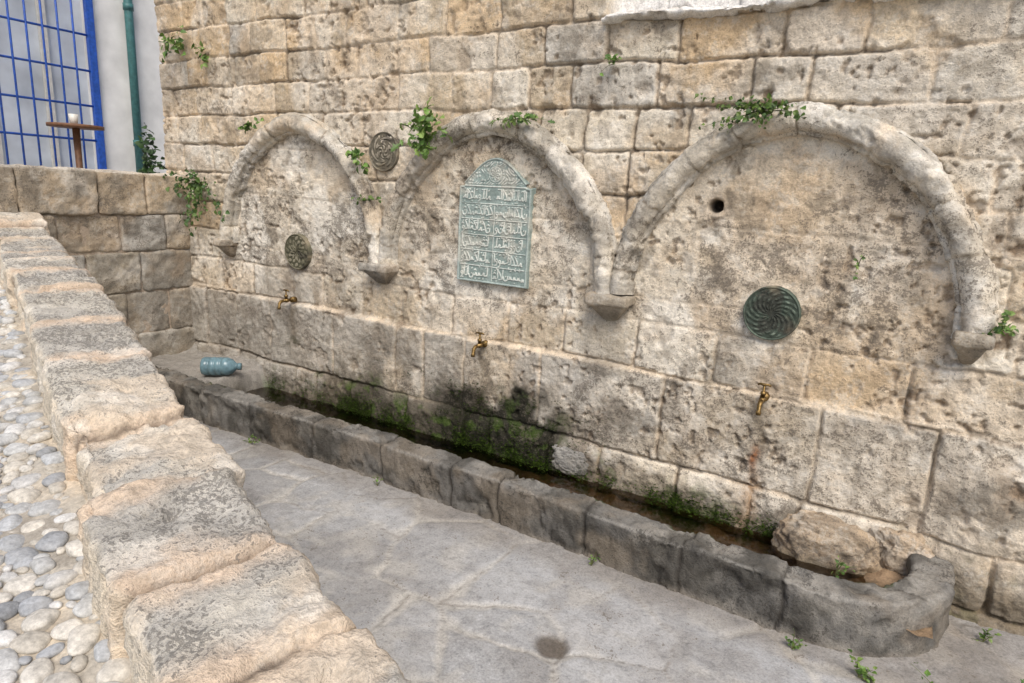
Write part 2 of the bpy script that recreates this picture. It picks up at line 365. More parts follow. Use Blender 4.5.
# ---------------------------------------------------------------- medallions
def medallion(name,cx,cz,r,kind,y0=-.0):
    nr,na=90,300
    rr,aa=np.meshgrid(np.linspace(0,1,nr),np.linspace(0,2*np.pi,na),indexing='ij');rr=rr.ravel();aa=aa.ravel()
    rim=np.exp(-((rr-.95)/.028)**2)
    if kind=='swirl':
        w=np.sin(16*(aa+1.5*rr**1.3));w2=np.sin(8*(aa-2.2*rr)+1);w3=np.cos(rr*26)
        hgt=.006*ss(-.2,.5,w)*(1-ss(.86,.90,rr))*ss(.08,.16,rr)*(.35+.65*ss(-.4,.4,w2))*(.6+.4*ss(-.6,.2,w3))
        base=(.052,.068,.052);hi=(.22,.275,.215)
    elif kind=='rosette':
        w=np.cos(8*aa)*np.cos(rr*17)+.5*np.cos(16*aa+rr*9)
        hgt=.006*ss(-.1,.4,w)*(1-ss(.85,.9,rr));base=(.10,.095,.06);hi=(.32,.29,.21)
    else:
        w=np.cos(6*aa+3*np.sin(rr*10))*np.cos(rr*14)
        hgt=.006*ss(-.1,.4,w)*(1-ss(.78,.82,rr));base=(.13,.115,.085);hi=(.42,.37,.29)
    m=hgt/.008;hgt=hgt+.005*rim+.014
    hgt=np.where(rr>.985,-.02,hgt)
    x=cx+r*rr*np.cos(aa);z=cz+r*rr*np.sin(aa)
    hgt+=.007*(fbm(x,z,x*0,22,3,140)-.5)
    c=mix(np.tile(np.array(base),(len(x),1)),hi,np.clip(m+.5*rim,0,1)*(.25+.75*ss(.38,.62,fbm(x,z,x*0,11,4,141))))
    c=mix(c,(.32,.265,.18),ss(.50,.64,fbm(x,z,x*0,7,4,142))*.6)
    c=mix(c,(.04,.035,.03),ss(.55,.66,fbm(x,z,x*0,9,4,143))*.6)
    V=np.stack([x,y0-hgt,z],-1)
    return obj_from_arrays(name,V,grid_faces(nr,na,flip=True),M_med,c,.6+0*x)
medallion('carved_medallion',.84,-.52,.135,'rosette')
medallion('carved_medallion.001',1.70,.22,.13,'leafy')
medallion('carved_medallion.002',4.24,-.51,.136,'swirl')
# ---------------------------------------------------------------- inscription panel
def panel():
    x0,x1,z0,z1=2.335,2.85,-.56,.03
    px=np.arange(x0-.012,x1+.0121,.0024);pz=np.arange(z0-.012,.215,.0024)
    PX,PZ=np.meshgrid(px,pz,indexing='ij');x=PX.ravel();z=PZ.ravel()
    cx=(x0+x1)/2;hw=(x1-x0)/2
    dx=np.abs(x-cx)
    t=np.clip(dx/hw,0,1)
    topz=np.where(t<.86,z1+.025+.145*np.cos(t/.86*np.pi/2)**1.1,z1-.0)
    sd=np.minimum(np.minimum(hw-dx,z-z0),topz-z)
    ins=ss(-.002,.004,sd)
    frame=ss(.002,.005,sd)*(1-ss(.012,.015,sd))
    field=ss(.018,.020,sd)
    ink=np.zeros_like(x)
    def seg(ax,az,bx,bz,w):
        m=(x>min(ax,bx)-.02)&(x<max(ax,bx)+.02)&(z>min(az,bz)-.02)&(z<max(az,bz)+.02)
        if not m.any():return
        p=x[m]-ax;q=z[m]-az;vx,vz=bx-ax,bz-az;tt=np.clip((p*vx+q*vz)/(vx*vx+vz*vz+1e-9),0,1)
        dd=np.hypot(p-tt*vx,q-tt*vz);ww=w*(.65+.7*np.sin(np.pi*(.15+.7*tt)))*.8
        ink[m]=np.maximum(ink[m],1-ss(ww*.75,ww*1.2,dd))
    def curve(pts,w):
        for a,b in zip(pts[:-1],pts[1:]): seg(a[0],a[1],b[0],b[1],w)
    rr=random.Random(5)
    rows=6;rh=(z1-z0-.02)/rows;k_=.82
    for k in range(rows):
        zb_=z0+.012+k*rh
        if k>0: seg(x0+.02,zb_,x1-.02,zb_,.0024)
        for half in (0,1):
            xa=x0+.028+half*(hw-.012);xb=xa+hw-.04;q=xa
            if k<5: 
                if half: seg(xa-.010,zb_,xa-.010,zb_+rh,.0022)
            while q<xb-.016:
                ty=rr.randint(0,7);b=zb_+rh*(.30+rr.uniform(-.05,.05));H=rh*.60;w=.0041
                if ty in(0,7): curve([(q+.006,b+H),(q+.004,b)],w);q+=.014*k_
                elif ty==1: curve([(q,b+.012),(q+.003,b-.006),(q+.016,b-.012),(q+.029,b-.002),(q+.031,b+.018)],w);curve([(q+.016,b+.014),(q+.018,b+.018)],w);q+=.043*k_
                elif ty==2: curve([(q+.018,b+H),(q+.015,b+.004),(q+.002,b)],w);q+=.024*k_
                elif ty==3: curve([(q+a_*k_,b+b_) for a_,b_ in [(0,0),(.012,.003),(.02,.018),(.028,.014),(.024,.001),(.034,0)]],w);q+=.035*k_
                elif ty==4: curve([(q+.010+.008*math.cos(a_),b+.010+.009*math.sin(a_)) for a_ in np.linspace(0,6.3,9)],.0036);curve([(q+.016,b+.002),(q+.008,b-.018),(q-.002,b-.02)],w);q+=.028*k_
                elif ty==5: curve([(q+u_*k_,b+v_) for u_,v_ in [(0,.001),(.008,0),(.010,.016),(.014,0),(.02,.016),(.024,0),(.034,.002)]],.0036);q+=.036*k_
                else: curve([(q,b+H*.9),(q+.016,b+H*.45),(q+.024,b+.002),(q+.004,b-.002)],w);q+=.030*k_
                if rr.random()<.7:
                    dxx=q-.018;curve([(dxx,b+H*rr.uniform(.75,1.05)),(dxx+.007,b+H*.95)],.0034)
                if rr.random()<.35: curve([(q-.018,b-.02),(q-.014,b-.018)],.0036)
                if rr.random()<.3: curve([(q-.026,b+H*.55),(q-.018,b+H*.72),(q-.010,b+H*.55)],.0032)
    rc=np.hypot(x-cx,z-.100);aa=np.arctan2(z-.100,x-cx)
    ros=(1-ss(.036,.038,rc))*ss(-.3,.3,np.cos(8*aa)*np.sin(rc*260))+np.exp(-((rc-.043)/.003)**2)
    scr=ss(.1,.4,np.sin(x*150+4*np.sin(z*60))*np.cos(z*130+3*np.sin(x*70)))*(z>z1+.008)*(rc>.052)
    seg(x0+.02,z1,x1-.02,z1,.004)
    ink=np.maximum(ink,np.clip(ros,0,1)*.9);ink=np.maximum(ink,scr*.8)
    ink*=field
    wear=ss(.25,.50,fbm(x,z,x*0,12,4,150))
    hgt=ins*(.016+frame*.006+ink*.0042)-(1-ins)*.02+.004*(fbm(x,z,x*0,25,3,151)-.5)
    c=np.tile(np.array([.295,.36,.335]),(len(x),1))
    c=mix(c,(.19,.25,.23),ss(.4,.62,fbm(x,z,x*0,10,4,152))*.5)
    c=mix(c,(.66,.68,.62),np.clip(ink*(.5+.5*wear),0,1)*.95)
    c=mix(c,(.42,.49,.46),frame*.8)
    c=mix(c,(.56,.52,.44),ss(.56,.66,fbm(x,z,x*0,6,5,153))*.45)
    V=np.stack([x,-.0-hgt,z],-1)
    nx,nz=len(px),len(pz);F=grid_faces(nx,nz);keep=(sd>-.006)[F].all(1);F=F[keep]
    used=np.unique(F);mp=-np.ones(len(V),int);mp[used]=np.arange(len(used))
    obj_from_arrays('inscription_panel',V[used],mp[F],M_med,c[used],(.35+0*x)[used])
panel()
# ---------------------------------------------------------------- taps
def bm_obj(name,bm,mat,parent=None,smooth=True):
    me=bpy.data.meshes.new(name);bm.to_mesh(me);bm.free();me.materials.append(mat)
    for p in me.polygons:p.use_smooth=smooth
    o=bpy.data.objects.new(name,me);scene.collection.objects.link(o)
    if parent:o.parent=parent
    return o
def tube(bm,pts,rad,seg=12,cap=True):
    pts=[Vector(p) for p in pts];rings=[]
    for i,p in enumerate(pts):
        t=(pts[min(i+1,len(pts)-1)]-pts[max(i-1,0)]).normalized()
        a=t.orthogonal() if i==0 else (a-a.dot(t)*t)
        a.normalize();b=t.cross(a);r=rad[i] if hasattr(rad,'__len__') else rad
        rings.append([bm.verts.new(p+(a*math.cos(k*2*math.pi/seg)+b*math.sin(k*2*math.pi/seg))*r) for k in range(seg)])
    for r0,r1 in zip(rings[:-1],rings[1:]):
        for k in range(seg): bm.faces.new((r0[k],r0[(k+1)%seg],r1[(k+1)%seg],r1[k]))
    if cap: bm.faces.new(rings[0][::-1]);bm.faces.new(rings[-1])
for i,(tx,tz) in enumerate(((.80,-.89),(2.58,-.94),(4.27,-.93))):
    o=(tx,-.035,tz);bm=bmesh.new();k=1.2
    def q(y,z,xx=0): return (o[0]+xx*k,o[1]-y*k,o[2]+z*k)
    tube(bm,[q(-.03,0),q(.006,0),q(.0065,0),q(.012,0)],[.022,.022,.018,.014])
    tube(bm,[q(.01,0),q(.03,0),q(.031,0),q(.05,0),q(.051,0),q(.07,0)],[.0105,.0105,.016,.016,.012,.012])
    tube(bm,[q(.06,0),q(.085,-.002),q(.098,-.014),q(.102,-.034),q(.102,-.036),q(.102,-.05)],[.012,.012,.0115,.010,.013,.013])
    tube(bm,[q(.045,.0),q(.045,.022),q(.045,.023),q(.045,.034),q(.045,.035),q(.045,.062)],[.011,.011,.014,.014,.006,.006])
    tube(bm,[q(.045,.062,-.026),q(.045,.066,-.016),q(.045,.064,0),q(.045,.066,.016),q(.045,.062,.026)],[.005,.006,.008,.006,.005])
    bm_obj('brass_water_tap' if i==0 else 'brass_water_tap.%03d'%i,bm,M_brass)
# ---------------------------------------------------------------- trough kerb
def rrect(w,top,bot,r,step=.012,nb=5):
    p=[(-w/2,bot)]
    for q in np.arange(bot+.04,top-r,step*1.5): p.append((-w/2,q))
    for a in np.linspace(180,90,nb+2): p.append((-w/2+r+r*math.cos(math.radians(a)),top-r+r*math.sin(math.radians(a))))
    for q in np.arange(-w/2+r+step,w/2-r,step): p.append((q,top))
    for a in np.linspace(90,0,nb+2): p.append((w/2-r+r*math.cos(math.radians(a)),top-r+r*math.sin(math.radians(a))))
    for q in np.arange(top-r-step,bot+.04,-step*1.5): p.append((w/2,q))
    p.append((w/2,bot));return p
def kcy(x_): return -.622+.050*float(ss(.6,2.2,np.array(x_)))*(1-float(ss(3.3,4.5,np.array(x_))))
kp=[(x_,kcy(x_)) for x_ in np.arange(-.5,4.60,.009)]
cxk,cyk,rk=4.62,-.225,.397
for a in np.linspace(-90,0,76): kp.append((cxk+ (rk+.063)*math.cos(math.radians(a)),cyk+rk*math.sin(math.radians(a))))
for y_ in np.arange(-.215,.05,.009): kp.append((5.08,y_))
kp=np.array([(a,b,0) for a,b in kp])
def kerb_col(V,n,d,R,sv,j):
    x,y,z=V.T
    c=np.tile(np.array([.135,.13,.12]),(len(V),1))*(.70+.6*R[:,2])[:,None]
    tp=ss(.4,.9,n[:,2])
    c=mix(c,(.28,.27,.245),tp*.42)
    c=mix(c,(.36,.335,.29),ss(.52,.64,fbm(x,y,z,4,5,160))*.45)
    c=mix(c,(.05,.047,.04),ss(.47,.60,fbm(x,y,z,6,5,161))*.65)
    c=mix(c,(.30,.245,.18),ss(.54,.66,fbm(x,y,z,3,4,162))*.35)
    c=mix(c,(.33,.29,.24),(1-ss(-1.73,-1.68,z+.05*fbm(x,y,z,8,3,163)))*.5)
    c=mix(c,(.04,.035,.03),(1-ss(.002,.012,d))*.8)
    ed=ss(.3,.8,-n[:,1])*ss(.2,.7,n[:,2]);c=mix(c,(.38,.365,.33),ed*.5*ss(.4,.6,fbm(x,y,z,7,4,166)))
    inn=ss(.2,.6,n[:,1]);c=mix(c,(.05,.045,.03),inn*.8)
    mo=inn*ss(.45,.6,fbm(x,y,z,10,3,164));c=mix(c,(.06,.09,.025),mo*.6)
    return c,.7*ss(.35,.6,fbm(x,y,z,3,3,165))+.25
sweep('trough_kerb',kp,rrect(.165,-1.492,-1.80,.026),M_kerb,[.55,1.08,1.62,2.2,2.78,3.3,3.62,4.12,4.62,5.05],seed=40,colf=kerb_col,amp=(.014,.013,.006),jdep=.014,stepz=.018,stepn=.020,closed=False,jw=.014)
# bed and water
bx=np.arange(-.55,5.1,.012);by=np.arange(-.57,.08,.012);BX,BY=np.meshgrid(bx,by,indexing='ij');x=BX.ravel();y=BY.ravel()
hb=-1.715+.060*(fbm(x,y,x*0,4,4,170)-.5)+.03*(fbm(x,y,x*0,16,3,171)-.5)
hb+=.215*(1-ss(.42,.56,x+.1*(fbm(x,y,x*0,6,3,172)-.5)))
hb+=.045*ss(-.08,-.02,y)*ss(.4,.6,fbm(x,y,x*0,5,3,173))+.10*ss(4.6,4.95,x)
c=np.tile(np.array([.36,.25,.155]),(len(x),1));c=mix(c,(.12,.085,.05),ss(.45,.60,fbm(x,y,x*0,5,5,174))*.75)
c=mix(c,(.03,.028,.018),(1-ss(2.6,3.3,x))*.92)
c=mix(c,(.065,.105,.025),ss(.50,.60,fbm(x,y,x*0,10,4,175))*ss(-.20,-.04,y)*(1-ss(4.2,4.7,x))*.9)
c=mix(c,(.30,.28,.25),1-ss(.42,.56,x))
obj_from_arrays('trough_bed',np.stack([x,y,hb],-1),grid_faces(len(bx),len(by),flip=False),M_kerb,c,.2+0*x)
mw,nt,b=new_mat('shallow_water')
tr=nt.nodes.new('ShaderNodeBsdfTransparent');tr.inputs[0].default_value=(.76,.66,.52,1)
gl=nt.nodes.new('ShaderNodeBsdfGlossy');gl.inputs['Roughness'].default_value=.015
fr=nt.nodes.new('ShaderNodeFresnel');fr.inputs[0].default_value=1.8
ns=nt.nodes.new('ShaderNodeTexNoise');ns.inputs['Scale'].default_value=9;ns.inputs['Detail'].default_value=1
bp=nt.nodes.new('ShaderNodeBump');bp.inputs['Strength'].default_value=.05;bp.inputs['Distance'].default_value=.01
nt.links.new(ns.outputs[0],bp.inputs['Height']);nt.links.new(bp.outputs[0],gl.inputs['Normal'])
mx=nt.nodes.new('ShaderNodeMixShader');nt.links.new(fr.outputs[0],mx.inputs[0]);nt.links.new(tr.outputs[0],mx.inputs[1]);nt.links.new(gl.outputs[0],mx.inputs[2])
nt.links.new(mx.outputs[0],nt.nodes['Material Output'].inputs[0])
obj_from_arrays('water',[(.45,-.56,-1.645),(5.0,-.56,-1.645),(5.0,.05,-1.645),(.45,.05,-1.645)],[(0,1,2,3)],mw)
# ---------------------------------------------------------------- rocks
def rock(name,loc,sz,seed,base,mat=M_wall,rot=0,wh=.4):
    bm=bmesh.new();bmesh.ops.create_icosphere(bm,subdivisions=6,radius=1)
    V=np.array([v.co[:] for v in bm.verts]);F=np.array([[v.index for v in f.verts] for f in bm.faces]);bm.free()
    n=V.copy();k=1+.8*(fbm(V[:,0],V[:,1],V[:,2],1.3,4,seed)-.5)+.25*(fbm(V[:,0],V[:,1],V[:,2],5,4,seed+1)-.5)
    V=np.sign(V)*np.abs(V)**.8
    V=V*k[:,None]*np.array(sz);ca,sa=math.cos(rot),math.sin(rot)
    V=np.stack([V[:,0]*ca-V[:,1]*sa,V[:,0]*sa+V[:,1]*ca,V[:,2]],-1)+np.array(loc)
    C,S=block_col(V,n,0,base,seed,wh);C=mix(C,(.12,.10,.06),(1-ss(-1.66,-1.58,V[:,2]))*.7);return obj_from_arrays(name,V,F,mat,C,S)
rock('boulder',(4.66,-.10,-1.59),(.22,.11,.15),201,(.50,.39,.27))
rock('boulder.001',(3.22,-.02,-1.56),(.13,.055,.08),203,(.27,.26,.24),wh=.0)
rock('boulder.002',(4.97,-.05,-1.55),(.13,.09,.12),207,(.40,.33,.25))
# ---------------------------------------------------------------- flagstone pavement
gx=np.arange(-.9,8.2,.0125);gy=np.arange(-3.2,.12,.0125);GX,GY=np.meshgrid(gx,gy,indexing='ij');x=GX.ravel();y=GY.ravel()
seeds=[]
rs=np.random.RandomState(3)
for i in range(420): seeds.append((rs.uniform(-1.1,8.4),rs.uniform(-3.4,.3),rs.uniform(0,.14)))
keep=[]
for s_ in seeds:
    if all((s_[0]-k_[0])**2+(s_[1]-k_[1])**2>(.17+.5*(s_[2]+k_[2]))**2 for k_ in keep): keep.append(s_)
wx=x+.07*(fbm(x,y,x*0,3.5,4,180)-.5)*2;wy=y+.07*(fbm(x,y,x*0,3.5,4,181)-.5)*2
d1=np.full(len(x),9.);d2=d1.copy();id1=np.zeros(len(x),int)
for k,(a,b_,wt_) in enumerate(keep):
    dd=np.maximum(np.abs((wx-a)*.9+(wy-b_)*.3),np.hypot(wx-a,wy-b_)*.92)-wt_;m=dd<d1
    d2=np.where(m,d1,np.minimum(d2,dd));id1=np.where(m,k,id1);d1=np.minimum(d1,dd)
e=(d2-d1)/2;R=SR[id1%1024]
jn=ss(.006,.022,e+.018*(fbm(x,y,x*0,14,3,182)-.5))
jv=.15+.85*ss(.34,.54,fbm(x,y,x*0,2.2,3,193))
hh=-1.745+.007*jn*jv+(R[:,0]-.5)*.006+.010*(fbm(x,y,x*0,3,4,183)-.5)+.006*(fbm(x,y,x*0,14,4,184)-.5)
c=np.tile(np.array([.38,.38,.38]),(len(x),1))*(.80+.36*R[:,1])[:,None]
c=mix(c,(.44,.45,.46),ss(.45,.62,fbm(x,y,x*0,2.2,5,185))*.45)
c=mix(c,(.27,.26,.25),ss(.50,.64,fbm(x,y,x*0,4,6,186))*.55)
c=mix(c,(.49,.47,.43),ss(.53,.66,fbm(x,y,x*0,6,6,194))*.45)
c=mix(c,(.55,.525,.475),(1-jn)*.60*jv)
c=mix(c,(.18,.16,.14),(1-ss(.0,.005,e))*.6*ss(.42,.55,fbm(x,y,x*0,3,3,192)))
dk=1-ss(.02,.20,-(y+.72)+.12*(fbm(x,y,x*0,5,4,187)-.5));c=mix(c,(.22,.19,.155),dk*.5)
dr=ss(4.0,5.2,x)*ss(.42,.58,fbm(x,y,x*0,2.6,4,188));c=mix(c,(.48,.40,.30),dr*.6)
pr=np.hypot((x-3.80)/1.2,y+1.33)+.05*(fbm(x,y,x*0,10,4,189)-.5);pm=1-ss(.045,.082,pr);c=mix(c,(.10,.08,.06),pm*.85);hh-=pm*.012
obj_from_arrays('flagstone_pavement',np.stack([x,y,hh],-1),grid_faces(len(gx),len(gy)),M_pave,c,.9*ss(.4,.6,fbm(x,y,x*0,2,4,190)))
G=[(-40,-40,-1.79),(40,-40,-1.79),(40,40,-1.79),(-40,40,-1.79)]
mg=flat_mat('earth_ground',(.30,.27,.23),.95,0,3,.5,.2)
obj_from_arrays('ground',G,[(0,1,2,3)],mg)
# ---------------------------------------------------------------- parapet wall
pd=np.array([-4.72,1.60,.37]);A0=np.array([4.22,-2.73,-.70])
PL=np.linalg.norm(pd[:2])
d2v=pd/PL; nb=np.array([-.321,-.947,0])
start=A0-d2v*1.6+nb*.14
end_s=PL+1.6-.02
ns_=int(end_s/.0052);tt=np.linspace(0,end_s,ns_)
P=start[None]+tt[:,None]*d2v[None]
def par_col(V,n,d,R,sv,j):
    x,y,z=V.T
    c=np.tile(np.array([.53,.49,.415]),(len(V),1))*(.86+.28*R[:,2])[:,None]
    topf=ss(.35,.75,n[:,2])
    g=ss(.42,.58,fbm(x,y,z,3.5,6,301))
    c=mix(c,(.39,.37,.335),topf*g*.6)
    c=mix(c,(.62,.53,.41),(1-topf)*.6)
    jn=1-ss(.00,.085,d+.17*(fbm(x,y,z,7,5,302)-.5)); c=mix(c,(.63,.48,.345),jn*.8)
    ov=ss(.55,.63,fbm(x,y,z,3,6,303));c=mix(c,(.62,.505,.375),ov*.6)
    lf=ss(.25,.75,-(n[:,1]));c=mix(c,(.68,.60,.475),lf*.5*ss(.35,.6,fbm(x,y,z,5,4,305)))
    c=mix(c,(.76,.71,.62),ss(.56,.65,fbm(x,y,z,6,5,304))*.55)
    c=mix(c,(.15,.115,.085),(1-ss(.0,.009,d))*ss(.36,.52,fbm(x,y,z,6,3,306))*.85)
    spk=(topf*1.05+.2)*(1-jn*.85)*(1-ov*.7)*(.25+.75*ss(.35,.55,fbm(x,y,z,4,4,307)))
    return c,spk
jt=[];q=.25
while q<end_s-.2: jt.append(q);q+=random.uniform(.26,.52)
sweep('parapet_wall',P,rrect(.285,0,-1.5,.026,step=.009),M_par,jt,seed=50,colf=par_col,amp=(.019,.013,.008),jdep=.018,stepz=.05,stepn=.045,closed=False,jw=.014)
# ---------------------------------------------------------------- end wall
A=Acc();rb=random.Random(4)
ycs=[-.0,-.33,-.62,-.95,-1.30,-1.62,-1.9]
for k in range(len(ycs)-1):
    zt,zl=ycs[k],ycs[k+1]
    yy=.03
    first=True
    while yy>-2.1:
        w=rb.uniform(.34,.56) if not(first and k%2) else .25
        first=False
        y1=yy-w
        off=rb.uniform(-.012,.012)+(.02 if k==0 else 0)
        q_,F,n,e=rough_block((-.86,y1+.004,zl+.004),(-.5+off,yy-.004,zt-.004),.014,seed=rb.randint(0,99),r=.018,amp=(.02,.012))
        base=rb.choice([(.44,.38,.29),(.38,.34,.28),(.50,.41,.30),(.36,.33,.28)])
        if k==0: base=(.52,.42,.30)
        C,S=block_col(q_,n,e,base,60+k);x_,y_,z_=q_.T
        C=mix(C,(.17,.16,.14),(1-ss(-1.6,-.7,z_))*.4)
        if k==0: C=mix(C,(.70,.64,.55),ss(.3,.8,n[:,2])*.6)
        A.add(q_,F,C*.92,S);yy=y1
q_,F,n,e=rough_block((-.84,-2.1,-1.9),(-.518,.02,-.02),.04,seed=5,r=.01,amp=(.004,.002))
A.add(q_,F,np.tile(np.array([.42,.34,.26]),(len(q_),1)),.3+0*q_[:,0])
A.make('end_retaining_wall',M_wall)
# ---------------------------------------------------------------- terrace, facade, grille, pipe
M_terr=flat_mat('terrace_concrete',(.40,.38,.35),.9,0,8,.4,.2)
box('terrace_floor',(-2.3,-2.6,-1.77),(-.85,3.5,-.45),M_terr)
fac=empty('plastered_house')
box('facade_right',(-2.4,.10,-.6),(-2.0,3.5,3.4),M_plaster,fac)
box('facade_left',(-2.4,-4.5,-.6),(-2.0,-2.0,3.4),M_plaster,fac)
box('facade_head',(-2.4,-2.0,2.3),(-2.0,.10,3.4),M_plaster,fac)
box('window_back',(-2.24,-2.0,-.6),(-2.16,.10,2.3),M_glass,fac)
for y_ in (-1.6,-1.15,-.7,-.25): box('window_mullion',(-2.155,y_-.03,-.6),(-2.12,y_+.03,2.3),M_cup,fac)
gr=empty('blue_window_grille')
bm=bmesh.new()
for y_ in np.arange(-1.95,.04,.125): tube(bm,[(-1.97,y_,-.45),(-1.97,y_,2.3)],.0095,6)
for z_ in np.arange(-.35,2.35,.31): tube(bm,[(-1.975,-2.0,z_),(-1.975,.06,z_)],.011,6)
bm_obj('bars',bm,M_blue,gr)
box('frame_right',(-2.0,.04,-.45),(-1.94,.10,2.3),M_blue,gr,.004)
box('frame_left',(-2.0,-2.05,-.45),(-1.94,-2.0,2.3),M_blue,gr,.004)
pp=empty('drain_pipe');bm=bmesh.new();tube(bm,[(-1.94,.42,-.45),(-1.94,.42,3.2)],.038,16);bm_obj('pipe',bm,M_pipe,pp)
for z_ in (.25,1.5): 
    bm=bmesh.new();tube(bm,[(-1.94,.42,z_),(-1.94,.42,z_+.06)],.046,16);bm_obj('collar',bm,M_pipe,pp)
tb=empty('small_wooden_table');bm=bmesh.new()
tube(bm,[(-1.2,-.5,.325),(-1.2,-.5,.35)],.2,28);bm_obj('top',bm,M_wood,tb)
bm=bmesh.new();tube(bm,[(-1.2,-.5,-.45),(-1.2,-.5,-.2),(-1.2,-.5,.325)],[.03,.022,.028],12);bm_obj('post',bm,M_wood,tb)
bm=bmesh.new()
for a in range(3): tube(bm,[(-1.2,-.5,-.38),(-1.2+.2*math.cos(a*2.1),-.5+.2*math.sin(a*2.1),-.44)],.015,8)
bm_obj('feet',bm,M_wood,tb)
bm=bmesh.new();tube(bm,[(-1.18,-.52,.35),(-1.18,-.52,.43),(-1.18,-.52,.431),(-1.18,-.52,.36)],[.025,.036,.032,.022],16,cap=True);bm_obj('cup',bm,M_cup)
# big plastic water bottle lying on its side
def along(p,d,pr):
    d=Vector(d).normalized();return [tuple(Vector(p)+d*a) for a,_ in pr],[r for _,r in pr]
bm=bmesh.new()
pr=[(0,.05),(.006,.066),(.02,.071),(.055,.071),(.060,.063),(.066,.071),(.10,.071),(.105,.063),(.111,.071),(.145,.071),(.150,.063),(.156,.071),(.19,.070),(.225,.055),(.25,.030),(.265,.021),(.266,.027),(.290,.027)]
a_,b_=along((.27,-.46,-1.432),(.80,.58,.02),pr);tube(bm,a_,b_,28);bm_obj('plastic_bottle',bm,M_teal)
# ---------------------------------------------------------------- cobbled path
a_dir=d2v; org=A0+nb*.285
def path_pt(u,v,dz=0):
    u=np.asarray(u);v=np.asarray(v)
    return org[None]+u[:,None]*a_dir[None]+v[:,None]*nb[None]+np.array([0,0,-.165])[None]+np.stack([0*u,0*u,dz+0*u],-1)
pu=np.arange(-2.5,7.5,.02);pv=np.arange(-.05,1.9,.02);PU,PV=np.meshgrid(pu,pv,indexing='ij');u=PU.ravel();v=PV.ravel()
V=path_pt(u,v);V[:,2]+=.02*(fbm(u,v,u*0,5,4,400)-.5)+.02*(1-ss(0,.12,v))
c=np.tile(np.array([.44,.40,.335]),(len(u),1));c=mix(c,(.56,.48,.37),ss(.45,.6,fbm(u,v,u*0,6,4,401))*.7);c=mix(c,(.24,.21,.17),ss(.5,.62,fbm(u,v,u*0,14,3,402))*.5)
path=empty('cobbled_path')
obj_from_arrays('mortar_bed',V,grid_faces(len(pu),len(pv),flip=True),M_cob,c,.4+0*u,parent=path)
cs=np.array([path_pt([-9.],[1.88])[0],path_pt([12.],[1.88])[0],path_pt([12.],[7.])[0],path_pt([-9.],[7.])[0]]);cs[:,2]-=.01
obj_from_arrays('far_paving',cs,[(0,1,2,3)],mg,parent=path)
def ico(n):
    bm=bmesh.new();bmesh.ops.create_icosphere(bm,subdivisions=n,radius=1);r_=(np.array([v.co[:] for v in bm.verts]),np.array([[v.index for v in f.verts] for f in bm.faces]));bm.free();return r_
T3=ico(3);T2=ico(2)
pts=[];rp=random.Random(9);cell={}
def ok(u,v,r):
    ci,cj=int(u//.08),int(v//.08)
    for i in range(ci-1,ci+2):
        for j in range(cj-1,cj+2):
            for (a,b,rr) in cell.get((i,j),()):
                if (a-u)**2+(b-v)**2<((rr+r)*.90)**2: return False
    return True
for rad,tries in ((.030,9000),(.024,38000),(.017,44000),(.011,40000)):
    for _ in range(tries):
        uu=rp.uniform(-.6,5.6);vv=.01+1.1*rp.random()**1.1;r=rad*rp.uniform(.85,1.12)
        if vv<.07 and rp.random()<.7: continue
        if ok(uu,vv,r):
            cell.setdefault((int(uu//.08),int(vv//.08)),[]).append((uu,vv,r));pts.append((uu,vv,r))
A=Acc();cobpal=[(.58,.57,.545),(.42,.43,.435),(.50,.50,.485),(.60,.565,.50),(.34,.35,.36),(.53,.49,.42)]
ax1=a_dir/np.linalg.norm(a_dir)
for (uu,vv,r) in pts:
    Tm=T3 if (uu<1.6 and r>.015) else T2
    W=Tm[0].copy();sd_=rp.random()*50
    W*=(1+.45*(vn(W[:,0]*1.3+sd_,W[:,1]*1.3,W[:,2]*1.3+sd_)-.5))[:,None]
    W=np.sign(W)*np.abs(W)**.92
    W*=np.array([r*rp.uniform(1.0,1.3),r*rp.uniform(.74,1.0),r*rp.uniform(.42,.6)])
    an=rp.uniform(0,3.14);ca,sa=math.cos(an),math.sin(an)
    L=np.stack([W[:,0]*ca-W[:,1]*sa,W[:,0]*sa+W[:,1]*ca,W[:,2]],-1)
    P0=path_pt([uu],[vv])[0]
    Q=P0+L[:,0:1]*ax1+L[:,1:2]*nb+L[:,2:3]*np.array([.0,0,1])+np.array([0,0,r*rp.uniform(-.12,.12)+.02*(1-float(ss(0,.12,np.array(vv))))])
    base=np.array(rp.choice(cobpal))*rp.uniform(.8,1.1)
    C=np.tile(base,(len(Q),1));A.add(Q,Tm[1],C,np.full(len(Q),.3))
A.make('pebbles',M_cob,path)
